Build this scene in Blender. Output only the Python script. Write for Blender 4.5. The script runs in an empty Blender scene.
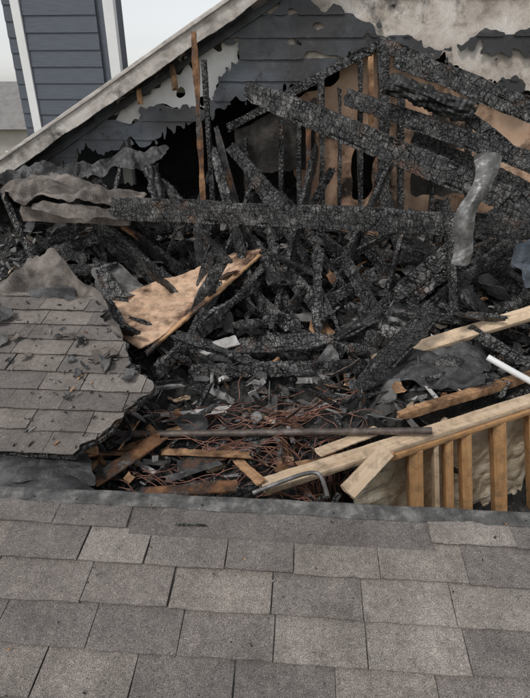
import bpy, bmesh, math, random
from mathutils import Vector, Matrix, noise
random.seed(7)
H=6.0                      # eye height of somebody standing on the front slope (m)
TH=math.radians(4)         # house is turned 4 degrees
def P(x,y,z):return Vector((x,y,z))/100.0      # world coordinates in centimetres
scn=bpy.context.scene
# ------------------------------------------------------------ materials
def mk(name):
    m=bpy.data.materials.new(name);m.use_nodes=True
    nt=m.node_tree;b=nt.nodes['Principled BSDF']
    return m,nt,b
def nd(nt,t,ins=None,**kw):
    n=nt.nodes.new(t)
    for k,v in kw.items(): setattr(n,k,v)
    if ins:
        for k,v in ins.items():
            if isinstance(v,bpy.types.NodeSocket): nt.links.new(v,n.inputs[k])
            else: n.inputs[k].default_value=v
    return n
def mth(nt,op,a,b=None):
    d={0:a}
    if b is not None:d[1]=b
    return nd(nt,'ShaderNodeMath',d,operation=op).outputs[0]
def coords(nt,scale=(1,1,1),rnd=True):
    tc=nd(nt,'ShaderNodeTexCoord')
    v=tc.outputs['Object']
    if rnd:
        oi=nd(nt,'ShaderNodeObjectInfo')
        va=nd(nt,'ShaderNodeVectorMath',{0:v,1:mth(nt,'MULTIPLY',oi.outputs['Random'],37.0)},operation='ADD'); v=va.outputs[0]
    mp=nd(nt,'ShaderNodeMapping',{'Vector':v,'Scale':scale})
    return mp.outputs[0]
def noi(nt,v,scale,detail=4,rough=.55):
    return nd(nt,'ShaderNodeTexNoise',{'Vector':v,'Scale':scale,'Detail':detail,'Roughness':rough}).outputs['Fac']
def ramp(nt,f,stops,interp='LINEAR'):
    r=nd(nt,'ShaderNodeValToRGB',{'Fac':f}); e=r.color_ramp.elements; r.color_ramp.interpolation=interp
    while len(e)<len(stops): e.new(.5)
    for i,(p,col) in enumerate(stops):
        e[i].position=p
        if isinstance(col,(int,float)): col=(col,col,col)
        e[i].color=(*col,1)
    return r.outputs['Color']
def mix(nt,f,a,b,mode='MIX'):
    n=nd(nt,'ShaderNodeMix',data_type='RGBA',blend_type=mode)
    for i,v in ((0,f),(6,a),(7,b)):
        if isinstance(v,bpy.types.NodeSocket): nt.links.new(v,n.inputs[i])
        elif i==0: n.inputs[0].default_value=v
        else: n.inputs[i].default_value=(*v,1) if len(v)==3 else v
    return n.outputs[2]
def bump(nt,b,h,dist=.01,st=1.0):
    n=nd(nt,'ShaderNodeBump',{'Height':h,'Distance':dist,'Strength':st})
    nt.links.new(n.outputs[0],b.inputs['Normal'])
def L(nt,a,b): nt.links.new(a,b)
def char_parts(nt,v0,scale=1.0,ashk=.6):
    oi=nd(nt,'ShaderNodeObjectInfo').outputs['Random']
    sc=mth(nt,'ADD',mth(nt,'MULTIPLY',oi,.9),.55*scale)
    v=nd(nt,'ShaderNodeVectorMath',{0:v0,3:sc},operation='SCALE').outputs[0]
    nz=nd(nt,'ShaderNodeTexNoise',{'Vector':v,'Scale':9.0,'Detail':4.0}).outputs['Color']
    w=nd(nt,'ShaderNodeVectorMath',{0:nz,3:.06},operation='SCALE').outputs[0]
    vw=nd(nt,'ShaderNodeVectorMath',{0:v,1:w},operation='ADD').outputs[0]
    sx=nd(nt,'ShaderNodeSeparateXYZ',{0:vw})
    yz=mth(nt,'ADD',sx.outputs[1],mth(nt,'MULTIPLY',sx.outputs[2],1.07))
    cb=nd(nt,'ShaderNodeCombineXYZ',{0:sx.outputs[0],1:yz}).outputs[0]
    br=nd(nt,'ShaderNodeTexBrick',{'Vector':cb,'Scale':1.0,'Mortar Size':.0026,'Mortar Smooth':1.0,'Brick Width':.034,'Row Height':.040})
    br.offset=.37;br.squash=.7;br.squash_frequency=3
    # some stretches are deeply alligatored, others burned smooth
    keep=ramp(nt,noi(nt,v0,4.0,4),[(.38,.15),(.58,1)])
    m1=mth(nt,'SUBTRACT',1.0,mth(nt,'MULTIPLY',br.outputs['Fac'],keep))
    vo=nd(nt,'ShaderNodeTexVoronoi',{'Vector':nd(nt,'ShaderNodeMapping',{'Vector':vw,'Scale':(1.3,1,1)}).outputs[0],'Scale':13.0,'Randomness':1.0},feature='DISTANCE_TO_EDGE').outputs['Distance']
    m2=ramp(nt,vo,[(0.0,.25),(.06,1)])
    grain=noi(nt,nd(nt,'ShaderNodeMapping',{'Vector':v,'Scale':(3,45,45)}).outputs[0],1.5,5,.6)
    blk=mth(nt,'MULTIPLY',m1,m2)
    fine=mth(nt,'ADD',mth(nt,'MULTIPLY',noi(nt,v,75,5,.6),.6),mth(nt,'MULTIPLY',grain,.4))
    lum=noi(nt,v,17,4,.7)
    base=mix(nt,1,ramp(nt,fine,[(.38,.007),(.62,.055)]),ramp(nt,lum,[(.36,.25),(.66,2.0)]),'MULTIPLY')
    col=mix(nt,blk,(.003,.003,.003),base)
    ash=ramp(nt,noi(nt,v0,7.0,9,.8),[(.50,0),(.62,1)])
    am=mth(nt,'MULTIPLY',mth(nt,'MULTIPLY',ash,mth(nt,'ADD',mth(nt,'MULTIPLY',blk,.8),.2)),ashk)
    col=mix(nt,am,col,(.29,.28,.27))
    bw=ramp(nt,noi(nt,v0,2.7,6,.7),[(.59,0),(.67,1)])
    col=mix(nt,mth(nt,'MULTIPLY',bw,.8),col,(.12,.062,.034))
    hgt=mth(nt,'ADD',mth(nt,'MULTIPLY',blk,1.5),fine)
    return col,hgt
def m_char(name='charred_wood',scale=1.0,ashk=.6,r=(.22,.6)):
    m,nt,b=mk(name);v=coords(nt)
    col,h=char_parts(nt,v,scale,ashk)
    L(nt,col,b.inputs['Base Color'])
    L(nt,ramp(nt,noi(nt,v,9,4),[(.38,r[0]),(.62,r[1])]),b.inputs['Roughness'])
    b.inputs['Specular IOR Level'].default_value=.85
    bump(nt,b,h,.010,1);return m
def m_wood(name,c1,c2,scorch=None,grey=0):
    m,nt,b=mk(name);v=coords(nt)
    g=noi(nt,nd(nt,'ShaderNodeMapping',{'Vector':v,'Scale':(2.2,38,38)}).outputs[0],1.6,6,.6)
    col=ramp(nt,g,[(.3,c1),(.68,c2)])
    knots=ramp(nt,noi(nt,v,7,3),[(.3,.55),(.5,1)])
    col=mix(nt,.5,col,knots,'MULTIPLY')
    col=mix(nt,ramp(nt,noi(nt,v,11,8,.75),[(.48,0),(.70,.7)]),col,(.12,.085,.06))
    h=g
    if scorch is not None:
        cc,hh=char_parts(nt,v)
        f=ramp(nt,noi(nt,v,3.2,6,.65),[(scorch,0),(scorch+.09,1)])
        br=ramp(nt,noi(nt,v,3.2,6,.65),[(scorch-.14,0),(scorch+.02,1)])
        col=mix(nt,br,col,(.09,.04,.018))
        col=mix(nt,f,col,cc)
    L(nt,col,b.inputs['Base Color']);b.inputs['Roughness'].default_value=.75
    bump(nt,b,h,.004,.6);return m
def m_blotch(name,cols,scale=4,soot=None,rough=.85,bscale=40,bd=.003,metal=0,sootcol=(.012,.011,.010),grit=.6):
    m,nt,b=mk(name);v=coords(nt)
    col=ramp(nt,noi(nt,v,scale,8,.68),[(.3+.4*i/(len(cols)-1),c) for i,c in enumerate(cols)])
    col=mix(nt,grit,col,ramp(nt,noi(nt,v,bscale*3,3),[(.3,.5),(.7,1.3)]),'MULTIPLY')
    if soot is not None:
        f=ramp(nt,noi(nt,v,1.9,8,.7),[(soot,0),(soot+.12,1)])
        col=mix(nt,f,col,sootcol)
    L(nt,col,b.inputs['Base Color']);b.inputs['Roughness'].default_value=rough;b.inputs['Metallic'].default_value=metal
    bump(nt,b,noi(nt,v,bscale,6,.6),bd,1);return m
def m_shingle(name,k=1.0):
    m,nt,b=mk(name);v=coords(nt,rnd=False)
    at=nd(nt,'ShaderNodeAttribute',attribute_name='tint').outputs['Fac']
    g=noi(nt,v,400,2,.7)
    col=ramp(nt,g,[(.30,(.065*k,.058*k,.054*k)),(.5,(.30*k,.274*k,.255*k)),(.72,(.78*k,.73*k,.68*k))])
    col=mix(nt,1,col,ramp(nt,noi(nt,v,5,8,.7),[(.28,.64),(.7,1.15)]),'MULTIPLY')
    col=mix(nt,1,col,ramp(nt,noi(nt,v,45,4,.7),[(.3,.74),(.7,1.14)]),'MULTIPLY')
    tr=ramp(nt,at,[(0,(.68,.66,.66)),(.5,(.92,.88,.84)),(1,(1.08,1.05,1.02))])
    col=mix(nt,1,col,tr,'MULTIPLY')
    col=mix(nt,ramp(nt,noi(nt,v,2.2,8,.75),[(.54,0),(.74,.75)]),col,(.065,.058,.054))
    L(nt,col,b.inputs['Base Color']);b.inputs['Roughness'].default_value=.92;b.inputs['Specular IOR Level'].default_value=.25
    bump(nt,b,g,.002,.8);return m
def m_siding(name,soot0,k=1.0):
    m,nt,b=mk(name);v=coords(nt,rnd=False)
    g=noi(nt,nd(nt,'ShaderNodeMapping',{'Vector':v,'Scale':(3,3,60)}).outputs[0],2,4)
    col=ramp(nt,g,[(.3,(.060*k,.070*k,.085*k)),(.7,(.088*k,.100*k,.120*k))])
    if soot0 is not None:
        f=ramp(nt,noi(nt,v,1.1,8,.65),[(soot0,0),(soot0+.2,1)])
        col=mix(nt,f,col,(.026,.026,.027))
        f2=ramp(nt,noi(nt,v,2.3,7,.7),[(.56,0),(.72,.7)])
        col=mix(nt,f2,col,(.13,.12,.11))
        f3=ramp(nt,noi(nt,v,6,8,.75),[(.55,0),(.64,.9)])
        col=mix(nt,f3,col,(.010,.010,.010))
    L(nt,col,b.inputs['Base Color']);b.inputs['Roughness'].default_value=.5 if soot0 else .7
    bump(nt,b,noi(nt,v,25,5) if soot0 else g,.004 if soot0 else .001,.7);return m
CHAR=m_char(ashk=.6);CHARB=m_char('charred_wood_black',1.3,.18,(.18,.5));CHARA=m_char('charred_wood_ashy',.8,.9)
FRESH=m_wood('fresh_lumber',(.50,.25,.10),(.68,.41,.20))
PALE=m_wood('pale_lumber',(.56,.40,.25),(.74,.58,.42))
SCOR=m_wood('scorched_lumber',(.32,.14,.06),(.50,.27,.13),.47)
SCORL=m_wood('lightly_scorched_lumber',(.44,.23,.11),(.64,.40,.22),.56)
POST=m_wood('burnt_post_wood',(.30,.15,.07),(.50,.28,.14),.49)
PLY=m_wood('sheathing_panel_wood',(.66,.41,.26),(.78,.56,.39),.60)
FELT=m_blotch('roofing_felt_grey',[(.05,.048,.047),(.15,.145,.14),(.28,.265,.25)],5)
FELTB=m_blotch('roofing_felt_brown',[(.03,.026,.023),(.14,.12,.105),(.28,.245,.22)],5)
FELTD=m_blotch('roofing_felt_dark',[(.012,.012,.013),(.055,.055,.057),(.16,.157,.153)],6,rough=.6)
CAPM=m_blotch('ridge_felt_strip',[(.035,.034,.033),(.10,.098,.095),(.26,.25,.24)],16,grit=.4)
DRY=m_blotch('backer_board_tan',[(.40,.23,.15),(.62,.40,.27),(.74,.54,.39)],3,soot=.50,sootcol=(.03,.022,.017),grit=.3)
INSUL=m_blotch('insulation_batt',[(.34,.25,.16),(.62,.53,.39),(.76,.70,.60)],6,bscale=60,bd=.004,soot=.60,sootcol=(.07,.045,.03),grit=.4)
BATT=m_blotch('burnt_batt',[(.010,.009,.008),(.035,.03,.026),(.09,.08,.07)],7,bscale=30,bd=.01)
WRAP=m_blotch('weathered_sheathing_wrap',[(.20,.155,.125),(.55,.49,.43),(.76,.72,.68)],3.5,soot=.57,grit=.35)
SKYW=m_blotch('white_sky_panel',[(.62,.60,.57),(.80,.79,.77),(.84,.84,.83)],4,soot=.60,grit=.08,bd=.001)  # bright white standing in for sky seen through the burned gable
SOOT=m_blotch('soot_black',[(.005,.005,.005),(.022,.021,.020),(.09,.086,.082)],9,bscale=22,bd=.03)
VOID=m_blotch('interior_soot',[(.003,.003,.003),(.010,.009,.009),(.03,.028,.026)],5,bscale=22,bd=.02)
DUCT=m_blotch('duct_black_foil',[(.006,.006,.006),(.018,.018,.018),(.06,.06,.058)],9,bscale=30,bd=.004,rough=.45)
ASH=m_blotch('ash_grey',[(.05,.05,.05),(.19,.185,.18),(.40,.39,.38)],12)
FASC=m_blotch('fascia_paint',[(.16,.14,.12),(.52,.48,.44),(.72,.69,.65)],3.2,soot=.58,sootcol=(.06,.055,.05),bscale=20,bd=.001,grit=.15)
TRIM=m_blotch('white_trim_paint',[(.70,.70,.69),(.77,.77,.76),(.80,.80,.79)],2,rough=.5,bscale=10,bd=.0003,grit=.04)
WHITE=m_blotch('chalk_white_debris',[(.22,.21,.20),(.50,.485,.47),(.72,.71,.69)],7,soot=.55,grit=.3)
RUST=m_blotch('rusted_pipe',[(.06,.045,.038),(.13,.105,.09),(.26,.22,.20)],14,rough=.55,metal=.3)
ALU=m_blotch('dull_aluminium',[(.08,.077,.073),(.20,.195,.19),(.42,.42,.42)],11,rough=.42,metal=.4,grit=.2)
COP=m_blotch('copper_wire',[(.07,.035,.025),(.26,.12,.085),(.40,.25,.19)],18,rough=.55,metal=.2)
BLUE=m_blotch('blue_grey_fabric',[(.05,.06,.07),(.11,.13,.155),(.20,.225,.25)],7)
BROWNB=m_blotch('sooty_brown_board',[(.05,.04,.035),(.17,.14,.12),(.30,.26,.23)],6)
SH1=m_shingle('shingle_granules',.93);SH2=m_shingle('shingle_granules_sooty',.82)
SID=m_siding('lap_siding_slate',None,1.25);SIDB=m_siding('lap_siding_scorched',.33,1.1)
GND=m_blotch('ground_soil',[(.10,.11,.05),(.16,.15,.08),(.2,.17,.12)],.2)
NROOF=m_blotch('neighbour_shingles',[(.18,.17,.165),(.24,.23,.22),(.28,.27,.26)],2)
NWALL=m_blotch('neighbour_wall_paint',[(.4,.38,.34),(.45,.43,.39),(.5,.48,.44)],1)
GLASS=m_blotch('window_dark_glass',[(.02,.025,.03),(.03,.035,.04),(.04,.045,.05)],1,rough=.1)
# ------------------------------------------------------------ helpers
def link(o,parent=None):
    bpy.context.collection.objects.link(o)
    if parent: o.parent=parent
    return o
def empty(name):
    e=bpy.data.objects.new(name,None);return link(e)
def from_bm(bm,name,mats,parent=None,smooth=False,mw=None):
    me=bpy.data.meshes.new(name);bm.to_mesh(me);bm.free()
    for m in (mats if isinstance(mats,list) else [mats]): me.materials.append(m)
    if smooth:
        for p in me.polygons:p.use_smooth=True
    o=bpy.data.objects.new(name,me)
    if mw is not None:o.matrix_world=mw
    return link(o,parent)
def smooth_border(bm,it=3,jit=.004,sd=0,skip=()):
    bv=[v for v in bm.verts if v not in skip and any(len(e.link_faces)==1 for e in v.link_edges)]
    nb={v:[e.other_vert(v) for e in v.link_edges if len(e.link_faces)==1] for v in bv}
    for k in range(it):
        new={}
        for v in bv:
            n=nb[v]
            if len(n)==2:new[v]=v.co*.4+(n[0].co+n[1].co)*.3
        for v,cc in new.items():v.co=cc
    if jit:
        for v in bv:
            q=v.co*40+Vector((sd,0,0))
            v.co+=Vector((noise.noise(q),0,noise.noise(q+Vector((0,5,0)))))*jit
def frame(A,B,roll=0):
    X=(B-A);Ln=X.length;X.normalize()
    up=Vector((0,0,1)) if abs(X.z)<.8 else Vector((0,-1,0))
    Z=(up-X*up.dot(X)).normalized();Y=Z.cross(X)
    M=Matrix((X,Y,Z)).transposed().to_4x4()@Matrix.Rotation(roll,4,'X')
    M.translation=A
    return M,Ln
def stick(bm,M,Ln,w,h,amp=.005,res=.03,ero=.0,tip=0,mi=0,sd=None,side=3,groove=0):
    sd=random.random()*100 if sd is None else sd
    n=max(2,min(230,int(Ln/res)));rings=[]
    prof=[]
    for i in range(side):prof.append((-.5+i/side,-.5))
    for i in range(side):prof.append((.5,-.5+i/side))
    for i in range(side):prof.append((.5-i/side,.5))
    for i in range(side):prof.append((-.5,.5-i/side))
    for i in range(n+1):
        t=i/n;x=t*Ln;sc=1-ero*max(0,noise.noise(Vector((x*3.1,sd,0)))+.15)*1.5
        if tip&1: sc*=min(1,.6+.4*t*Ln/.10)
        if tip&2: sc*=min(1,.6+.4*(1-t)*Ln/.10)
        bx=noise.noise(Vector((x*1.3,sd,5)))*amp*2;bz=noise.noise(Vector((x*1.3,sd,9)))*amp*2
        r=[]
        for (py,pz) in prof:
            d=noise.noise(Vector((x*22,py*w*22+sd,pz*h*22)))*amp+noise.noise(Vector((x*60,py*w*50+sd,pz*h*50)))*amp*.6
            l=math.hypot(py,pz)
            if groove:
                ph=x/.040+2.2*noise.noise(Vector((x*6,py*w*14+sd,pz*h*14)))
                fr=abs(ph-math.floor(ph)-.5)*2
                d-=groove*max(0,fr-.6)/.4
                ch=noise.noise(Vector((x*7,py*w*9+sd,pz*h*9+3)))
                if l>.6 and ch>.18:d-=(ch-.18)*.12
            rd=1-.0 if l<.6 else .95
            xx=x
            if i==0:xx+=noise.noise(Vector((py*w*40,pz*h*40,sd)))*amp*9
            if i==n:xx+=noise.noise(Vector((py*w*40,pz*h*40,sd+7)))*amp*9
            r.append(bm.verts.new(M@Vector((xx,py*w*sc*rd+py/l*d+bx,pz*h*sc*rd+pz/l*d+bz))))
        rings.append(r)
    m=len(prof)
    for i in range(n):
        for j in range(m):
            f=bm.faces.new((rings[i][j],rings[i][(j+1)%m],rings[i+1][(j+1)%m],rings[i+1][j]));f.material_index=mi
    f=bm.faces.new(rings[0][::-1]);f.material_index=mi
    f=bm.faces.new(rings[-1]);f.material_index=mi
def beam(name,A,B,w,h,mat=None,roll=0,amp=.005,ero=.25,tip=0,res=None,parent=None,groove=None,side=None):
    mat=mat or CHAR;ch=mat in (CHAR,CHARA,CHARB)
    res=res or (.012 if ch else .025);groove=(.008 if ch else 0) if groove is None else groove;side=side or (5 if ch else 3)
    if isinstance(A,tuple):A=P(*A)
    if isinstance(B,tuple):B=P(*B)
    M,Ln=frame(A,B,roll);bm=bmesh.new()
    stick(bm,Matrix.Identity(4),Ln,w,h,amp,res,ero,tip,groove=groove,side=side)
    bmesh.ops.recalc_face_normals(bm,faces=bm.faces)
    return from_bm(bm,name,mat,parent,False,M)
def tri(x):return abs((x%1)-.5)*2-.5
def sheet(name,ctrl,mat,crumple=.03,thick=.003,ragged=.05,res=.02,parent=None,freq=4,sd=None,smooth=False):
    ctrl=[[P(*p) if isinstance(p,tuple) else p for p in r] for r in ctrl]
    sd=random.random()*100 if sd is None else sd
    rr_=random.Random(int(sd*1000))
    dirs=[Vector((rr_.uniform(-1,1),rr_.uniform(-1,1),rr_.uniform(-.7,.7))).normalized() for _ in range(4)]
    m=len(ctrl);n=len(ctrl[0])
    wd=sum((ctrl[0][j+1]-ctrl[0][j]).length for j in range(n-1));ht=sum((ctrl[i+1][0]-ctrl[i][0]).length for i in range(m-1))
    nu=max(6,min(260,int(wd/res)));nv=max(6,min(220,int(ht/res)))
    def cr(p0,p1,p2,p3,t):
        return .5*((2*p1)+(p2-p0)*t+(2*p0-5*p1+4*p2-p3)*t*t+(3*p1-p0-3*p2+p3)*t**3)
    def row(pts,t):
        k=len(pts)-1;x=t*k;i=min(int(x),k-1);f=x-i
        if k==1:return pts[0].lerp(pts[1],f)
        return cr(pts[max(i-1,0)],pts[i],pts[i+1],pts[min(i+2,k)],f)
    bm=bmesh.new();g=[]
    for i in range(nv+1):
        r=[]
        for j in range(nu+1):
            p=row([row(ct,j/nu) for ct in ctrl],i/nv)
            q=p*freq*.6+Vector((sd,0,0))
            nn=noise.noise(q);n2=noise.noise(q*2.3+Vector((0,0,4)))
            d=Vector((nn*.6,n2*.6,nn))*crumple*.8
            f=tri(p.dot(dirs[0])*freq*.55+nn*.9)*.75+tri(p.dot(dirs[1])*freq*.9+n2*.8)*.45+tri(p.dot(dirs[2])*freq*1.9+nn*1.5)*.2+tri(p.dot(dirs[3])*freq*3.7+n2)*.09
            d+=Vector((0,-.5,.85))*f*crumple
            r.append(bm.verts.new(p+d))
        g.append(r)
    for i in range(nv):
        for j in range(nu):
            u=(j+.5)/nu*wd;v=(i+.5)/nv*ht;e=min(u,wd-u,v,ht-v)
            if ragged>0 and e<ragged*(.6+1.5*noise.noise(Vector((u*5,v*5,sd)))+.5*noise.noise(Vector((u*25,v*25,sd)))):continue
            bm.faces.new((g[i][j],g[i][j+1],g[i+1][j+1],g[i+1][j]))
    bmesh.ops.delete(bm,geom=[v for v in bm.verts if not v.link_faces],context='VERTS')
    smooth_border(bm,2,.003,sd)
    o=from_bm(bm,name,mat,parent,smooth)
    md=o.modifiers.new('thickness','SOLIDIFY');md.thickness=thick;md.offset=0
    return o
def pip(p,poly):
    x,y=p;r=False;j=len(poly)-1
    for i in range(len(poly)):
        xi,yi=poly[i];xj,yj=poly[j]
        if (yi>y)!=(yj>y) and x<(xj-xi)*(y-yi)/(yj-yi)+xi:r=not r
        j=i
    return r
def cm(l):return [(a/100,b/100) for a,b in l]
def prism(bm,pts,d,mi=0):
    a=[bm.verts.new(p) for p in pts];b=[bm.verts.new(p+d) for p in pts];n=len(pts)
    for f in [bm.faces.new(a),bm.faces.new(b[::-1])]+[bm.faces.new((a[i],b[i],b[(i+1)%n],a[(i+1)%n])) for i in range(n)]:f.material_index=mi
def box(name,lo,hi,mat,parent=None,rotz=0,org=None):
    bm=bmesh.new();x0,y0,z0=lo;x1,y1,z1=hi
    prism(bm,[Vector((x0,y0,z0)),Vector((x1,y0,z0)),Vector((x1,y1,z0)),Vector((x0,y1,z0))],Vector((0,0,z1-z0)))
    bmesh.ops.recalc_face_normals(bm,faces=bm.faces)
    M=Matrix.Rotation(rotz,4,'Z')
    if org is not None:M.translation=org
    return from_bm(bm,name,mat,parent,False,M)
# ------------------------------------------------------------ house frame
HU=Vector((math.cos(TH),-math.sin(TH),0));HV=Vector((math.sin(TH),math.cos(TH),0))
house=empty('burned_house')
def shingles(name,O,slope,u0,u1,v0,v1,keep,mat,parent,tabw=.30,exp=.14,seed=1,cell=.03,sm=False):
    rnd=random.Random(seed)
    V=(HV+Vector((0,0,slope))).normalized();N=HU.cross(V)
    bm=bmesh.new();lay=bm.loops.layers.color.new('tint')
    nrow=int((v1-v0)/exp);skip=set()
    for r in range(nrow):
        vb=v0+r*exp;u=u0-rnd.random()*tabw
        while u<u1:
            w=tabw*rnd.choice([1,1,1,.97,1.03,.8,1.15]);tint=rnd.random()
            jl=rnd.uniform(-.004,.004);hj=rnd.uniform(0,.003);bow=rnd.uniform(-.002,.007);sk=rnd.uniform(-.003,.003)
            if rnd.random()<.1:hj+=.005
            gap=rnd.choice([.0012,.002,.004])
            nu=max(2,int(w/cell));nv=6 if not sm else 12;g=[]
            for i in range(nv+1):
                row=[]
                for j in range(nu+1):
                    x=u+gap+(w-2*gap)*j/nu+sk*(i/nv);y=vb+(exp+.035)*i/nv+jl*(1-i/nv)
                    h=.014*(1-i/nv)+.001+hj*(1-i/nv)+bow*(1-i/nv)*(abs(j/nu-.5)*2)**2
                    h+=.004*(1-i/nv)*noise.noise(Vector((x*9,r*1.7,seed)))
                    y+=(noise.noise(Vector((x*14,r*3.3,seed)))*.005+noise.noise(Vector((x*60,r*3.3,seed)))*.002)*(1-i/nv)
                    row.append((x,y,h))
                g.append(row)
            vs={}
            def vert(i,j):
                if (i,j) not in vs:
                    x,y,h=g[i][j]
                    vs[(i,j)]=bm.verts.new(O+HU*x+V*y+N*h)
                    if i in(0,nv) or j in (0,nu):skip.add(vs[(i,j)])
                return vs[(i,j)]
            for i in range(nv):
                for j in range(nu):
                    cx=(g[i][j][0]+g[i][j+1][0])/2;cy=(g[i][j][1]+g[i+1][j][1])/2
                    if not keep(cx,cy,r):continue
                    f=bm.faces.new((vert(i,j),vert(i,j+1),vert(i+1,j+1),vert(i+1,j)))
                    for lp in f.loops:lp[lay]=(tint,tint,tint,1)
            u+=w
    if sm:smooth_border(bm,2,0,0,skip)
    o=from_bm(bm,name,mat,parent)
    md=o.modifiers.new('t','SOLIDIFY');md.thickness=.005;md.offset=-1
    return o
def slab(name,O,slope,u0,u1,v0,v1,keep,mat,parent,res=.04,thick=.012,drop=.006,sd=3,sb=0):
    V=(HV+Vector((0,0,slope))).normalized();N=HU.cross(V);bm=bmesh.new()
    nu=int((u1-u0)/res);nv=int((v1-v0)/res);vs={}
    def vert(i,j):
        if (i,j) not in vs:vs[(i,j)]=bm.verts.new(O+HU*(u0+j*res)+V*(v0+i*res)-N*drop)
        return vs[(i,j)]
    for i in range(nv):
        for j in range(nu):
            if keep(u0+(j+.5)*res,v0+(i+.5)*res,0):bm.faces.new((vert(i,j),vert(i,j+1),vert(i+1,j+1),vert(i+1,j)))
    if sb:smooth_border(bm,sb,.003)
    o=from_bm(bm,name,mat,parent)
    md=o.modifiers.new('t','SOLIDIFY');md.thickness=thick;md.offset=-1
    return o
RO=Vector((0,1.49,H-1.44))
def kf2(u,v,r):
    if v>-.02:return False
    if v>-.165 and -.50<u<.62: return False
    return True
shingles('front_roof_shingles',RO,.24,-3.2,3.2,-3.5,0.02,kf2,SH1,house,seed=5)
slab('front_roof_deck',RO,.24,-3.2,3.2,-3.5,0.0,lambda u,v,r:True,FELT,house,drop=.002,res=.1)
slab('exposed_starter_strip',RO,.24,-.62,.74,-.2,-.03,lambda u,v,r:True,SH2,house,drop=-.004,res=.02,thick=.004)
def rp(u,v,z=0):return RO+HU*u+HV*v+Vector((0,0,z))
cap=[]
for v,z in ((-.050,-.004),(-.03,.004),(0,.009),(.015,.006),(.03,-.02),(.045,-.12)):
    cap.append([rp(u,v,z) for u in [-3.2+.4*i for i in range(17)]])
sheet('ridge_felt_cap',cap,CAPM,crumple=.007,thick=.004,ragged=.012,res=.010,parent=house,freq=8)
LO=Vector((0,1.95,H-1.58));LV=(HV+Vector((0,0,.28))).normalized();LN=HU.cross(LV)
lp=cm([(-501,116),(-233,120),(-123,121),(-91,72),(-68,39),(-77,20),(-90,5),(-98,-12),(-156,-16),(-335,-26)])
def kl(u,v,r):
    d=.10*noise.noise(Vector((u*6,v*6,1)))+.03*noise.noise(Vector((u*26,v*26,1)))
    return pip((u+d,v+d*.6),lp)
shingles('rear_roof_shingles',LO,.28,-3.4,0,-.05,2.0,kl,SH2,house,seed=9,exp=.14,cell=.012,sm=True)
slab('rear_roof_deck',LO,.28,-3.4,0,-.05,2.0,lambda u,v,r:kl(u-.02+.05*noise.noise(Vector((u*11,v*11,6))),v,r),CHAR,house,res=.016,drop=.008,thick=.022,sb=2)
sheet('valley_felt',[[(-218,181,434),(-120,174,439),(-92,172,440),(-69,171,439)],[(-234,199,432),(-129,193,438),(-104,191,437),(-88,186,435)],[(-250,217,431),(-138,212,435),(-117,210,434),(-104,205,430)]],FELTD,crumple=.03,ragged=.03,parent=house)
box('house_walls_lower',(-3.3,-1.9,0),(3.3,1.4,3.2),SID,house,-TH)
box('house_walls_rear',(-3.3,1.4,0),(3.3,9.0,3.1),SID,house,-TH)
# ------------------------------------------------------------ gable wall (u along the wall, z above eye level)
WO=Vector((0,5.15,H))
A=(-2.68,-.72);B=(-.25,.64);rs=(B[1]-A[1])/(B[0]-A[0])
def zr(u):return A[1]+rs*(u-A[0]) if u<2.2 else A[1]+rs*(2.2-A[0])-rs*(u-2.2)
opening=cm([(-231,-71),(-205,-67),(-167,-52),(-111,-43),(-61,-25),(-28,-10),(32,3),(71,19),(100,36),(153,23),(190,6),(264,-16),(328,-264),(-398,-292),(-340,-100)])
p1=cm([(39,75),(241,73),(246,52),(203,44),(151,32),(103,45),(74,53),(55,61)])
p2=cm([(139,29),(177,32),(255,20),(261,-5),(206,10),(167,17)])
p3=cm([(-128,-6),(-91,13),(-53,36),(-25,41),(-26,21),(-46,11),(-45,-10),(-72,-13),(-103,-10),(-133,-27),(-153,-27)])
p4=cm([(-13,70),(6,70),(3,60),(-9,63)])
def nz(u,z,f,sd):return noise.noise(Vector((u*f,z*f,sd)))
def inop(u,z):
    return pip((u+.08*nz(u,z,5,1)+.06*nz(u,z,17,2),z+.12*nz(u,z,5,3)+.09*nz(u*1.6,z*.5,20,4)),opening)
def inpatch(u,z):
    uu=u+.18*nz(u,z,3,11)+.06*nz(u,z,14,12);zz=z+.09*nz(u,z,4,13)+.07*nz(u,z,15,14)
    return pip((uu,zz),p1) or pip((uu,zz),p2) or pip((uu,zz),p4) or (z>.25 and nz(u*.6,z*1.3,7,55)>.33 and u>.2)
def inp3(u,z,s=1):
    uu=u+.07*nz(u,z,6,21)*s+.06*nz(u,z,22,12);zz=z+.10*nz(u,z,6,23)*s+.08*nz(u,z,22,14)
    return pip((uu,zz),p3)
def wallgrid(name,keep,mat,depth,res,lap=0,zlo=-2.2,zhi=3.0,exp=.165,thick=.008,u0=-3.3,u1=3.3,parent=house,O=WO,sb=0):
    bm=bmesh.new();nrow=int((zhi-zlo)/exp)
    sub=max(2,int(exp/res));gl={}
    for r in range(nrow):
        z0=zlo+r*exp;vs={}
        nu=int((u1-u0)/res)
        sag=random.uniform(-.003,.003) if lap else 0
        def vert(i,j):
            key=(i,j) if lap else (r*sub+i,j)
            d=vs if lap else gl
            if key not in d:
                f=i/sub;d[key]=bm.verts.new(O+HU*(u0+j*res)+Vector((0,0,z0+f*(exp+(.012 if lap else 0))+sag))-HV*(depth+(lap*(1-f))))
            return d[key]
        for i in range(sub):
            for j in range(nu):
                u=u0+(j+.5)*res;z=z0+(i+.5)/sub*exp
                if keep(u,z,r):bm.faces.new((vert(i,j),vert(i,j+1),vert(i+1,j+1),vert(i+1,j)))
    if sb:smooth_border(bm,sb,.004)
    o=from_bm(bm,name,mat,parent)
    if thick:
        md=o.modifiers.new('t','SOLIDIFY');md.thickness=thick;md.offset=-1
    return o
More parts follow.
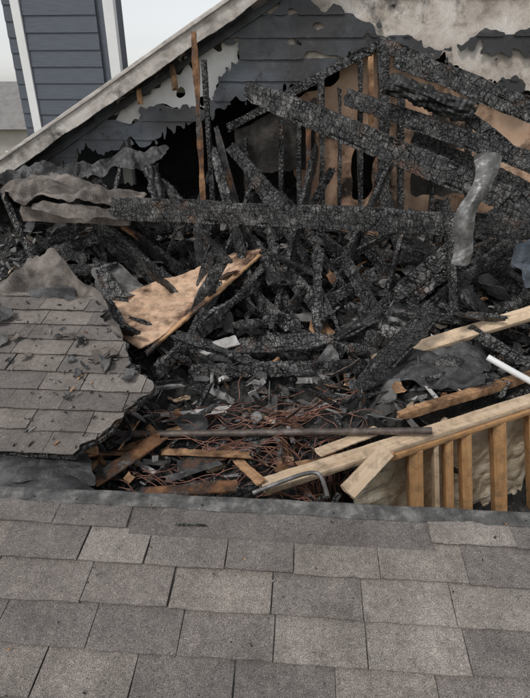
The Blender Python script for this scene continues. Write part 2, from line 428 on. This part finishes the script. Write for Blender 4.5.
wallgrid('gable_lap_siding',lambda u,z,r:-.8<z<zr(u)-.02 and not inop(u,z) and not inp3(u,z) and not inpatch(u,z),SIDB,.03,.0150,lap=.018,sb=2,zlo=-.9,zhi=2.2)
wallgrid('gable_sheathing',lambda u,z,r:z<zr(u)-.02 and not inop(u+.03*nz(u,z,9,5),z-.04) and not inp3(u,z),WRAP,.0,.0275,zlo=-2.2,zhi=3.0,thick=.01,sb=3)
wallgrid('sky_gap_panel',lambda u,z,r:z<zr(u)-.03 and inp3(u,z-.0,.3) and nz(u,z,7,88)<.30,SKYW,-.04,.02,zlo=-.9,zhi=2.2,thick=.003,u0=-2.4,u1=.2,sb=3)  # added white panel behind the gap, its colour imitates bright sky
def wp(u,z,d):return WO+HU*u+Vector((0,0,z))+HV*d
bm=bmesh.new()
ua,ub,uc=-3.6,2.2,6.0
for (x0,x1) in ((ua,ub),(ub,uc)):
    a=wp(x0,zr(x0)+.02,-.22);b=wp(x1,zr(x1)+.02,-.22)
    prism(bm,[a,b,b+Vector((0,0,.05)),a+Vector((0,0,.05))],HV*4.0)
bmesh.ops.recalc_face_normals(bm,faces=bm.faces)
from_bm(bm,'gable_roof_deck',NROOF,house)
for nm,(x0,x1) in (('rake_fascia_board',(ua,ub)),('rake_fascia_board_far',(ub,uc))):
    beam(nm,wp(x0,zr(x0)-.035,-.235),wp(x1,zr(x1)-.035,-.235),.022,.13,FASC,amp=.005,ero=.2,res=.025,parent=house)
    beam('rake_drip_trim',wp(x0,zr(x0)+.05,-.255),wp(x1,zr(x1)+.05,-.255),.03,.03,FASC,amp=.003,ero=.2,res=.03,parent=house)
    beam('rake_soffit_frieze',wp(x0,zr(x0)-.15,-.05),wp(x1,zr(x1)-.15,-.05),.02,.06,SIDB,amp=.003,ero=0.5,res=.03,parent=house)
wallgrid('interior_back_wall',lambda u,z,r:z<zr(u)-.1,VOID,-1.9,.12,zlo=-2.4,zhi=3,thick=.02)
dp=cm([(12,-14),(48,3),(77,25),(104,33),(153,20),(264,-16),(310,-194),(94,-200),(78,-158),(54,-131),(35,-86)])
wallgrid('interior_tan_board',lambda u,z,r:pip((u+.05*nz(u,z,8,31),z+.05*nz(u,z,9,32)),dp) and nz(u,z,2.6,41)<.38,DRY,-.16,.03,thick=.012,sb=3)
# ------------------------------------------------------------ chimney chase
ch=empty('chimney_chase')
CO=Vector((0,6.7,H));c0,c1=-2.848,-1.756
wallgrid('siding_front',lambda u,z,r:True,SID,0,.3,lap=.014,zlo=-3,zhi=3.4,exp=.172,u0=c0+.02,u1=c1-.02,parent=ch,O=CO)
def cb(name,u0,u1,d0,d1,z0,z1,mat):
    bm=bmesh.new()
    prism(bm,[CO+HU*u+HV*d+Vector((0,0,z0)) for u,d in ((u0,d0),(u1,d0),(u1,d1),(u0,d1))],Vector((0,0,z1-z0)))
    bmesh.ops.recalc_face_normals(bm,faces=bm.faces);return from_bm(bm,name,mat,ch)
cb('core',c0+.02,c1-.02,.03,.5,-6,3.3,SID)
cb('corner_trim_left',c0-.05,c0+.05,-.035,.06,-6,3.4,TRIM)
cb('corner_trim_right',c1-.07,c1+.05,-.035,.06,-6,3.4,TRIM)
cb('cap',c0-.12,c1+.12,-.1,.6,3.4,3.5,TRIM)
wallgrid('siding_rear_wing',lambda u,z,r:True,SID,-.5,.2,lap=.014,zlo=-3,zhi=3.4,exp=.172,u0=c0-.42,u1=c0-.02,parent=ch,O=CO)
cb('rear_wing_core',c0-.22,c0-.03,.53,.85,-6,3.3,SID)
# ------------------------------------------------------------ neighbour + ground
nh=empty('neighbour_house')
no=Vector((-16,32,0))
def nb(name,lo,hi,mat):
    o=box(name,lo,hi,mat,nh,0,no);return o
nb('walls',(-8,0,0),(8,8,4.2),NWALL)
bm=bmesh.new()
prism(bm,[Vector((-8.6,-.6,4.1)),Vector((-8.6,8.6,4.1)),Vector((-8.6,4,6.6))],Vector((17.2,0,0)))
bmesh.ops.recalc_face_normals(bm,faces=bm.faces)
M=Matrix.Identity(4);M.translation=no;from_bm(bm,'roof',NROOF,nh,False,M)
for i in range(4):
    nb('window_glass_%d'%i,(-6.5+i*3.6,-.05,1.2),(-5.1+i*3.6,.02,2.8),GLASS)
    nb('window_frame_%d'%i,(-6.6+i*3.6,-.03,1.1),(-5.0+i*3.6,.01,2.9),TRIM)
bm=bmesh.new();bmesh.ops.create_grid(bm,x_segments=8,y_segments=8,size=900)
from_bm(bm,'ground',GND)
# ------------------------------------------------------------ debris floor
P0=Vector((-.015,1.955,4.22));P1=Vector((1.972,2.875,4.22))
dp_=(P1-P0).normalized();pr=Vector((-dp_.y,dp_.x,0))
def front(x,y):
    q=Vector((x,y,0))-Vector((P0.x,P0.y,0));return -q.dot(pr),q.dot(dp_)
def pit(x,y):
    f,a=front(x,y);return a>.30 and f>-.16
def dz(x,y):
    z=-1.93+.10*max(0,y-1.9)
    if y>3.2:z+=.12*(y-3.2)
    z+=.18*noise.noise(Vector((x*1.7,y*1.7,3)))+.07*noise.noise(Vector((x*6,y*6,1)))+.05*noise.noise(Vector((x*17,y*17,2)))+.025*noise.noise(Vector((x*40,y*40,2)))
    f,a=front(x,y)
    if a>.30 and f>-.22:z-=.85*min(1,(f+.22)/.1)
    return z+H
bm=bmesh.new()
nx,ny=300,260;g=[]
for i in range(ny+1):
    g.append([bm.verts.new((-3.2+6.4*j/nx,1.56+5.0*i/ny,dz(-3.2+6.4*j/nx,1.56+5.0*i/ny))) for j in range(nx+1)])
for i in range(ny):
    for j in range(nx):bm.faces.new((g[i][j],g[i][j+1],g[i+1][j+1],g[i+1][j]))
from_bm(bm,'ash_debris_floor',SOOT,house,False)
bm=bmesh.new();R=random.Random(4)
pm=[CHAR,CHARB,ASH,SCOR,FELTD,WHITE,FELT,PALE,SCORL]
for i in range(4300):
    x=R.uniform(-2.6,2.8);y=1.75+3.6*R.random()**1.45
    if x<-.9 and y<2.9 and x<-1.0-(y-1.9)*.3:continue
    if pit(x,y):continue
    Ln=R.choice([.03,.04,.05,.06,.08,.1,.12,.15,.2,.3])
    z=dz(x,y)+R.uniform(.0,.09)
    d=Vector((R.uniform(-1,1),R.uniform(-1,1),R.uniform(-.45,.45))).normalized()
    M,_=frame(Vector((x,y,z)),Vector((x,y,z))+d,R.uniform(0,3))
    mi=R.choices(range(9),[42,13,19,13,10,4,10,4,8] if y<3.2 else [46,18,20,6,10,4,9,2,3])[0]
    flat=mi in(4,6) or R.random()<.4
    w=R.uniform(.02,.09) if flat else R.uniform(.010,.045);h=R.uniform(.002,.008) if flat else R.uniform(.008,.035)
    if Ln<.07:w*=.6
    stick(bm,M,Ln,w,h,.004,.03,.3,3 if R.random()<.5 else 0,mi,side=2)
bmesh.ops.recalc_face_normals(bm,faces=bm.faces)
from_bm(bm,'fire_debris_pile',pm)
def scrap(bm,c,a,b_,mi,R,nrm=None):
    nrm=nrm or Vector((R.uniform(-.7,.7),R.uniform(-1.0,.3),R.uniform(.5,1))).normalized()
    X=nrm.cross(Vector((R.uniform(-1,1),R.uniform(-1,1),.2))).normalized();Y=nrm.cross(X)
    sd=R.random()*99;n=12;g={}
    k1=R.uniform(-1.0,1.0);k2=R.uniform(0,6)
    cuts=[(R.uniform(0,6.28),R.uniform(.30,.48)) for _ in range(5)]
    for i in range(n+1):
        for j in range(n+1):
            u=(i/n-.5);v=(j/n-.5)
            for (an,dd) in cuts:
                e=u*math.cos(an)+v*math.sin(an)-dd-.03*noise.noise(Vector((u*9,v*9,sd)))
                if e>0:u-=e*math.cos(an);v-=e*math.sin(an)
            hh=(k1*u*u*a+.4*a*abs(u*math.cos(k2)+v*math.sin(k2)+.1)+.06*a*noise.noise(Vector((u*4,v*4,sd))))
            g[i,j]=bm.verts.new(c+X*u*a+Y*v*b_+nrm*hh)
    for i in range(n):
        for j in range(n):
            f=bm.faces.new((g[i,j],g[i+1,j],g[i+1,j+1],g[i,j+1]));f.material_index=mi
bm=bmesh.new();R=random.Random(15)
for i in range(380):
    x=R.uniform(-2.5,2.6);y=1.95+3.3*R.random()**.85
    if x<-.9 and y<3.1 and x<-1.0-(y-1.9)*.3:continue
    if pit(x,y-.1):continue
    a=R.choice([.06,.08,.1,.14,.18,.25,.34])*(1 if y>2.6 else .7)
    scrap(bm,Vector((x,y,dz(x,y)+R.uniform(.03,.14))),a,a*R.uniform(.3,1),R.choices(range(7),[30,17,12,3,10,22,4])[0],R)
# scraps that slid onto the surviving roof edge
for i in range(26):
    u=R.uniform(-2.2,-.8);v=R.choice([R.uniform(.75,1.1),R.uniform(0,1.1)]) if u<-1.1 else R.uniform(.2,.8)
    if not kl(u-.02,v,0):continue
    a=R.choice([.05,.07,.1,.16])
    scrap(bm,LO+HU*u+LV*v+LN*.03,a,a*R.uniform(.4,.9),R.choice([0,0,1,4,5]),R,(LN+Vector((R.uniform(-.2,.2),R.uniform(-.2,.2),0))).normalized())
bmesh.ops.dissolve_degenerate(bm,dist=.0004,edges=bm.edges)
o=from_bm(bm,'torn_roofing_scraps',[FELTD,FELT,ASH,WHITE,BROWNB,CHARB,SCORL])
md=o.modifiers.new('t','SOLIDIFY');md.thickness=.004
bm=bmesh.new();R=random.Random(31)
for i in range(105):
    x=R.uniform(-2.3,2.5);y=R.uniform(2.9,5.0)
    Ln=R.uniform(.35,1.25);z=dz(x,y)+R.uniform(.03,.34)
    d=Vector((R.uniform(-1,1),R.uniform(-.8,.8),R.uniform(-.7,.7))).normalized()
    M,_=frame(Vector((x,y,z))-d*Ln/2,Vector((x,y,z))+d,R.uniform(0,3))
    stick(bm,M,Ln,R.choice([.035,.04]),R.choice([.07,.09,.13,.15]),.006,.02,.4,R.choice([0,1,2,3]),R.choices([0,1,2,3],[8,1.2,5,4])[0],side=4,groove=.005)
bmesh.ops.recalc_face_normals(bm,faces=bm.faces)
from_bm(bm,'fallen_charred_lumber',[CHAR,SCOR,CHARA,CHARB])
# ------------------------------------------------------------ main members (cm, world)
rf='charred_roof_rafter'
beam(rf,(-16,481,602),(176,318,532),.055,.18,CHARA,ero=.15,tip=1)
beam(rf,(71,485,596),(205,386,551),.05,.14,ero=.2)
beam(rf,(97,493,636),(236,443,582),.045,.11)
beam(rf,(99,498,637),(-34,507,571),.045,.08,CHARB)
beam(rf,(106,473,622),(223,414,575),.04,.08)
beam(rf,(162,439,582),(229,404,532),.04,.10)
beam(rf,(128,470,566),(236,404,520),.045,.12,CHARB,ero=.25)
beam('charred_ceiling_joist',(-120,403,519),(203,361,513),.045,.18,ero=.12)
beam('sooty_fascia_remnant',(-202,424,510),(-110,410,510),.04,.13,BROWNB,ero=.2)
beam('scorched_wall_stud',(-56,464,642),(-55,464,436),.055,.04,POST,ero=.4)
beam('scorched_wall_stud',(-41,463,573),(-24,452,507),.06,.04,SCOR,ero=.3,tip=1)
beam('charred_wall_stud',(-52,494,624),(-49,493,449),.05,.09,ero=.3)
beam('scorched_wall_stud',(-82,511,621),(-81,511,602),.05,.04,SCORL,ero=.4)
beam('scorched_wall_stud',(-114,513,602),(-114,513,590),.05,.04,SCORL,ero=.4)
for a,b,w in [((49,497,611),(58,496,433),.06),((81,494,624),(98,493,423),.05),((100,493,630),(124,491,407),.10),((118,492,602),(141,490,407),.06),
  ((164,488,509),(184,487,375),.07),((177,488,594),(209,485,409),.05),((218,485,519),(239,483,410),.06),((14,499,578),(17,499,458),.05),((65,495,603),(74,495,469),.03),
  ((-18,502,562),(-14,500,450),.06),((30,500,590),(36,499,450),.045),((150,490,585),(166,488,430),.05)]:
    beam('charred_wall_stud',a,b,w,.08,ero=.35)
beam('scorched_wall_stud',(38,499,594),(42,499,500),.05,.05,SCOR,ero=.3)
beam('scorched_wall_stud',(90,499,628),(97,498,560),.05,.05,SCORL,ero=.3)
for a,b,w,h in [((-43,453,557),(-2,360,433),.04,.10),((-33,442,522),(28,348,432),.04,.12),((-13,461,538),(59,416,437),.04,.10),((3,420,498),(21,358,421),.04,.11),
  ((30,428,502),(77,385,438),.04,.09),((65,395,478),(93,344,439),.05,.12),((39,367,494),(40,347,436),.09,.05),((127,361,533),(141,340,443),.07,.05),
  ((84,364,444),(139,360,502),.05,.12),((108,362,453),(147,350,500),.04,.10),((-156,471,476),(-88,406,451),.04,.12),((-124,459,484),(-48,403,451),.05,.14),
  ((-236,467,518),(-206,434,469),.05,.12),((-198,464,466),(-123,469,489),.04,.10),((-106,467,478),(-142,440,435),.04,.1),((-74,455,505),(-104,427,432),.03,.08),
  ((-22,472,547),(31,458,502),.03,.07),((76,455,494),(117,412,447),.04,.10),((93,354,436),(118,322,435),.04,.08),((52,376,452),(93,393,471),.04,.11),
  ((-2,370,439),(58,326,431),.04,.1),((26,328,430),(81,344,441),.05,.08),((169,408,484),(206,366,456),.04,.1),((-27,402,476),(-2,360,425),.03,.09),
  ((14,469,517),(75,435,467),.03,.08),((125,441,510),(95,383,432),.04,.09),((-152,431,467),(-86,386,448),.04,.1),((-228,456,463),(-179,473,483),.03,.09),
  ((143,320,452),(183,287,437),.04,.08),((-40,363,428),(28,378,443),.04,.09),((136,401,473),(196,416,490),.04,.08),((29,398,457),(52,366,430),.05,.1),
  ((-136,500,539),(-147,460,483),.04,.1),((-174,512,533),(-105,457,484),.04,.09),((-99,497,526),(-49,443,487),.04,.1),((-42,483,554),(-72,455,487),.03,.08),
  ((-7,411,487),(27,358,434),.05,.14),((13,369,455),(-11,341,430),.05,.1),((77,425,488),(53,386,448),.03,.1),
  ((232,420,512),(112,352,444),.05,.13),((225,372,478),(142,318,440),.05,.11),((212,440,520),(120,396,458),.04,.12),((46,480,556),(6,350,436),.05,.13),((-182,478,512),(-66,392,452),.05,.13),((-60,430,494),(10,352,446),.05,.12),
  ((-30,480,556),(40,430,488),.04,.11),((60,470,540),(22,440,480),.04,.09),((112,470,545),(70,430,470),.04,.10),((-8,470,530),(-34,420,470),.05,.10)]:
    beam('charred_lumber',a,b,w,h,ero=.3,roll=random.uniform(-.3,.3),tip=random.choice([0,1,2,3]),mat=random.choice([CHAR,CHAR,CHARA,CHARB]))
beam('charred_floor_joist',(-51,304,428),(72,295,437),.06,.10,ero=.2)
beam('charred_floor_joist',(-73,295,408),(-28,302,425),.05,.07)
pb='pale_fallen_board'
beam(pb,(77,315,429),(193,322,467),.10,.05,PALE,roll=.5,amp=.002,ero=.05)
beam(pb,(-63,319,429),(-20,331,439),.10,.02,WHITE,roll=.4,ero=.1)
beam(pb,(-65,265,417),(-23,267,421),.06,.02,WHITE,roll=.4,ero=.2)
beam(pb,(3,420,463),(38,397,457),.10,.015,WHITE,roll=.7,ero=.2)
beam('wall_top_plate',P0,P1,.10,.038,PALE,amp=.002,ero=.04,parent=house,res=.03)
dn=Vector((0,0,-.041))
beam('wall_lower_plate',P0.lerp(P1,.33)+dn-pr*.012,P1+dn-pr*.012,.095,.038,FRESH,amp=.001,ero=0,parent=house)
beam('wall_inner_plate',Vector((.807,2.539,4.25)),Vector((2.116,3.166,4.25)),.06,.06,SCORL,amp=.003,ero=.1,parent=house,res=.03,tip=1)
for t,w,mt,lean in ((.966,.085,FRESH,.15),(1.115,.03,PALE,.17),(1.214,.05,FRESH,.18),(1.349,.065,FRESH,.20),(1.622,.085,FRESH,.23),(1.933,.08,FRESH,.26),(2.16,.08,FRESH,.29)):
    q=P0+dp_*t-pr*.012+Vector((0,0,-.064))
    beam('wall_stud',q,q+Vector((lean,0,-1.0)),w,.085,mt,amp=.001,ero=0,parent=house,res=.1)
bq=[P0.lerp(P1,.3)+pr*.07+Vector((0,0,-.07)),P1+pr*.07+Vector((0,0,-.07))]
sheet('insulation_batt',[[bq[0],bq[0].lerp(bq[1],.5),bq[1]],[v+Vector((0,0,-.9)) for v in (bq[0],bq[0].lerp(bq[1],.5),bq[1])]],INSUL,crumple=.035,thick=.03,ragged=0,parent=house,freq=9,smooth=False)
lc='loose_cut_board';sp='scorched_plank'
beam(lc,(41,192,422),(65,215,430),.09,.03,PALE,roll=.6,amp=.0015,ero=0)
beam(lc,(-114,206,428),(-90,216,429),.05,.025,SCORL,roll=.2,amp=.0015,ero=0)
beam(sp,(19,214,418),(71,225,421),.10,.02,SCORL,ero=.2)
beam(sp,(-47,218,416),(21,249,421),.12,.015,SCOR,ero=.2)
beam(sp,(3,270,413),(44,287,416),.08,.02,SCORL,ero=.3)
beam(sp,(-62,189,424),(-15,191,427),.08,.015,SCOR,ero=.3)
beam(sp,(-86,196,425),(-60,234,424),.10,.015,SCOR,ero=.3)
beam(sp,(30,223,422),(67,245,422),.08,.015,PALE,ero=.3)
beam(sp,(-20,231,415),(-2,195,425),.06,.015,SCORL,ero=.3)
beam(sp,(-100,267,409),(-76,280,413),.06,.02,SCOR,ero=.3)
beam(sp,(-58,228,418),(-8,222,421),.07,.012,SCORL,ero=.3)
beam(sp,(-95,222,418),(-50,250,419),.06,.015,SCORL,ero=.3)
def tube(name,pts,r,mat,parent=None):
    cu=bpy.data.curves.new(name,'CURVE');cu.dimensions='3D';cu.bevel_depth=r;cu.bevel_resolution=4
    s=cu.splines.new('NURBS');s.points.add(len(pts)-1);s.order_u=3;s.use_endpoint_u=True
    for i,p in enumerate(pts):s.points[i].co=(p[0]/100,p[1]/100,p[2]/100,1)
    cu.materials.append(mat);cu.use_fill_caps=True
    return link(bpy.data.objects.new(name,cu),parent)
tube('rusty_metal_pipe',[(-93,241,421),(-38,239,423),(32,238,425),(95,235,428)],.021,RUST)
tube('bent_conduit',[(-6,188,425),(12,194,429),(24,198,430),(29,196,429),(30,183,427)],.011,ALU)
tube('white_vent_pipe',[(150,300,441),(165,288,435),(187,282,425)],.022,TRIM)
tube('black_plastic_pipe',[(-80,296,410),(-17,296,416),(44,287,417)],.014,CHARB)
cu=bpy.data.curves.new('electrical_wires','CURVE');cu.dimensions='3D';cu.bevel_depth=.0026;cu.bevel_resolution=1
R=random.Random(11)
for i in range(85):
    x=R.uniform(-.85,.35);y=R.uniform(1.85,2.6);a=R.gauss(0,.35)
    n=R.randint(8,24);s=cu.splines.new('NURBS');s.points.add(n-1);s.order_u=4;s.use_endpoint_u=True
    for k in range(n):
        s.points[k].co=(x,y,dz(x,y)+.07+.05*noise.noise(Vector((x*5,y*5,i)))+R.uniform(0,.03),1)
        s.points[k].radius=1
        a+=R.uniform(-.45,.45)-a*.08;x+=math.cos(a)*.06;y+=math.sin(a)*.04
        y=max(1.8,y)
        if pit(x,y):x-=.09;y+=.02
cu.materials.append(COP);link(bpy.data.objects.new('electrical_wires',cu))
# ------------------------------------------------------------ sheets
sheet('broken_roof_sheathing',[[(-134,352,456),(-74,388,468),(-26,418,478)],[(-108,322,451),(-62,364,459),(-12,403,485)],[(-84,300,446),(-43,348,459),(-2,396,488)]],PLY,crumple=.014,thick=.014,ragged=.035,res=.012,smooth=True)
beam('charred_roof_joist',(-73,293,433),(0,380,474),.05,.13,CHARA,ero=.5)
beam(sp,(-79,297,445),(-4,388,486),.04,.02,SCORL,ero=.3)
tf='torn_roofing_felt';cs='curled_shingle_sheet'
sheet(tf,[[(-209,335,469),(-188,373,480),(-167,382,496),(-150,360,488)],[(-199,314,466),(-165,332,470),(-142,350,478),(-114,328,479)],[(-193,298,460),(-161,301,462),(-122,304,465),(-97,307,467)],[(-183,281,464),(-153,283,462),(-113,274,462),(-87,280,460)]],FELTB,crumple=.08,ragged=.05,freq=3.4,res=.012,sd=41.3)
sheet(tf,[[(-205,345,468),(-172,352,474),(-140,356,480)],[(-196,318,462),(-160,318,466),(-128,322,470)]],FELTD,crumple=.07,ragged=.05,freq=5,res=.012)
sheet(tf,[[(-146,400,471),(-123,409,473),(-103,397,466)],[(-129,359,455),(-106,357,458),(-93,376,459)]],FELT,crumple=.07,ragged=.04,res=.012)
sheet(cs,[[(-236,466,528),(-201,474,536),(-179,482,530),(-149,470,523)],[(-217,435,527),(-177,432,532),(-148,440,526),(-99,447,520)],[(-199,404,525),(-168,402,522),(-136,399,523),(-100,417,518)]],FELTB,crumple=.10,thick=.005,ragged=.05,freq=4,res=.014)
sheet(cs,[[(-188,413,523),(-146,405,520),(-99,407,521)],[(-189,403,514),(-145,395,508),(-106,402,514)]],FELTB,crumple=.05,ragged=.03)
sheet(cs,[[(-275,509,528),(-223,506,538),(-167,512,542),(-89,506,555)],[(-263,478,516),(-219,485,519),(-163,491,529),(-98,497,539)]],FELTD,crumple=.12,ragged=.06,freq=5)
sheet(cs,[[(-99,407,440),(-65,415,446)],[(-86,376,433),(-57,384,439)]],FELTD,crumple=.06,ragged=.03)
sheet(tf,[[(131,341,439),(149,330,439),(162,309,429)],[(91,314,438),(122,301,436),(149,290,434)],[(59,296,422),(96,283,424),(141,280,424)]],FELTD,crumple=.11,ragged=.05,freq=4,res=.014)
sheet(tf,[[(54,316,415),(98,323,426)],[(55,296,419),(93,284,421)]],FELT,crumple=.06,ragged=.03)
sheet(tf,[[(-139,210,431),(-109,218,435),(-90,216,430)],[(-122,179,438),(-101,182,437),(-77,180,436)]],FELTD,crumple=.05,ragged=.03)
sheet('blue_grey_tarp',[[(178,358,503),(189,357,507),(210,355,506)],[(177,348,492),(185,337,491),(204,336,490)],[(180,337,477),(189,327,478),(202,326,478)]],BLUE,crumple=.12,ragged=.03,freq=7,res=.01)
sheet('twisted_metal_flashing',[[(129,331,566),(138,332,568),(149,336,563)],[(130,329,547),(136,326,549),(143,330,546)],[(121,325,531),(127,319,534),(135,325,532)],[(124,325,510),(130,320,512),(136,324,512)],[(122,321,499),(128,320,496),(134,321,498)]],ALU,crumple=.03,ragged=.006,thick=.0015,freq=8,res=.008)
sheet('burnt_insulation_batt',[[(-31,512,570),(14,509,586),(49,507,597)],[(-24,512,542),(14,509,547),(50,507,552)],[(-9,511,528),(19,509,530),(49,507,532)]],BATT,crumple=.03,thick=.02,ragged=.08)
sheet('burnt_insulation_batt',[[(133,496,553),(189,492,540),(245,483,519)],[(138,495,513),(195,491,509),(250,483,501)]],BATT,crumple=.04,thick=.02,ragged=.05)
def duct(name,A,B,r,mat,cr=.02,sd=0,segs=110):
    A=P(*A);B=P(*B);M,Ln=frame(A,B);bm=bmesh.new();rg=[];m=36
    for i in range(segs+1):
        x=Ln*i/segs;row=[]
        for j in range(m):
            a=2*math.pi*j/m
            ph=x/.045+.8*noise.noise(Vector((x*5,math.cos(a),sd)))
            rr=r*(1+.13*(abs((ph%1)-.5)*2-.5))+cr*noise.noise(Vector((x*9,math.cos(a)*2,math.sin(a)*2+sd)))
            row.append(bm.verts.new((x+.01*noise.noise(Vector((a,x*3,sd))),math.cos(a)*rr,math.sin(a)*rr*.8+cr*noise.noise(Vector((x*3,sd,0))))))
        rg.append(row)
    for i in range(segs):
        for j in range(m):
            if (i<4 or i>segs-5) and noise.noise(Vector((j*.6,i*.3,sd)))>.0:continue
            bm.faces.new((rg[i][j],rg[i][(j+1)%m],rg[i+1][(j+1)%m],rg[i+1][j]))
    bmesh.ops.recalc_face_normals(bm,faces=bm.faces)
    o=from_bm(bm,name,mat,None,False,M);md=o.modifiers.new('t','SOLIDIFY');md.thickness=.004
    return o
cf='crumpled_flexible_duct'
duct(cf,(96,453,606),(162,429,586),.085,DUCT,.05,3)
duct(cf,(-107,498,539),(-88,456,484),.06,DUCT,.04,8)
duct(cf,(49,337,432),(82,344,450),.055,DUCT,.03,12)
# small char flakes blown over both slopes
bm=bmesh.new();R=random.Random(21)
V=(HV+Vector((0,0,.24))).normalized();N=HU.cross(V)
for i in range(130):
    u=R.uniform(-1.6,1.6);v=-R.random()**1.9*1.1-.03
    p=RO+HU*u+V*v+N*.018;d=(HU*R.uniform(-1,1)+V*R.uniform(-1,1)).normalized()
    M,_=frame(p,p+d,R.uniform(-.3,.3));Ln=R.choice([.004,.006,.008,.012])
    stick(bm,M,Ln,R.uniform(.003,.007),.0025,.001,.01,.3,0,R.choices([0,1,2],[6,4,1])[0],side=2)
for i in range(300):
    u=R.uniform(-2.4,-.7);v=R.uniform(-.1,1.15)
    if not kl(u,v,0):continue
    if u<-1.3 and v<.7 and R.random()<.75:continue
    p=LO+HU*u+LV*v+LN*.02;d=(HU*R.uniform(-1,1)+LV*R.uniform(-1,1)).normalized()
    M,_=frame(p,p+d,R.uniform(-.3,.3));Ln=R.choice([.008,.012,.02,.03])
    stick(bm,M,Ln,R.uniform(.004,.012),.006,.002,.01,.3,0,R.choices([0,1,2],[7,2,1])[0],side=2)
p=RO+HU*-.33+V*-.115+N*.014
M,_=frame(p,p+HU,0);stick(bm,M,.12,.012,.006,.003,.012,.5,3,0,side=2)
p=RO+HU*-.92+V*-.42+N*.018
M,_=frame(p,p+(HU+V*.5).normalized(),0);stick(bm,M,.035,.012,.003,.002,.01,.3,3,2,side=2)
bmesh.ops.recalc_face_normals(bm,faces=bm.faces)
from_bm(bm,'char_flakes',[CHARB,ASH,SCORL])
# ------------------------------------------------------------ light, sky, camera
w=bpy.data.worlds.new("World");scn.world=w;w.use_nodes=True;nt=w.node_tree
el=math.radians(52);az=math.radians(-140)
sk=nt.nodes.new('ShaderNodeTexSky');sk.sky_type='NISHITA';sk.sun_disc=False;sk.sun_elevation=el;sk.sun_rotation=az
hs=nt.nodes.new('ShaderNodeHueSaturation');hs.inputs['Saturation'].default_value=.15
nt.links.new(sk.outputs[0],hs.inputs['Color']);nt.links.new(hs.outputs[0],nt.nodes['Background'].inputs[0]);nt.nodes['Background'].inputs[1].default_value=.15
l=bpy.data.lights.new('sun','SUN');l.energy=1.5;l.angle=math.radians(10);l.color=(1,.97,.93)
lo=bpy.data.objects.new('sun',l);link(lo)
sd=Vector((math.sin(az)*math.cos(el),math.cos(az)*math.cos(el),math.sin(el)))
lo.rotation_euler=sd.to_track_quat('Z','Y').to_euler()
cd=bpy.data.cameras.new('camera');cam=bpy.data.objects.new('camera',cd);link(cam)
cam.location=(0,0,H);cam.rotation_euler=(math.radians(63),0,0);cd.sensor_fit='VERTICAL';cd.sensor_height=36;cd.lens=26;cd.clip_start=.05;cd.clip_end=3000
scn.camera=cam;scn.view_settings.view_transform='Standard';scn.view_settings.look='None';scn.view_settings.exposure=0
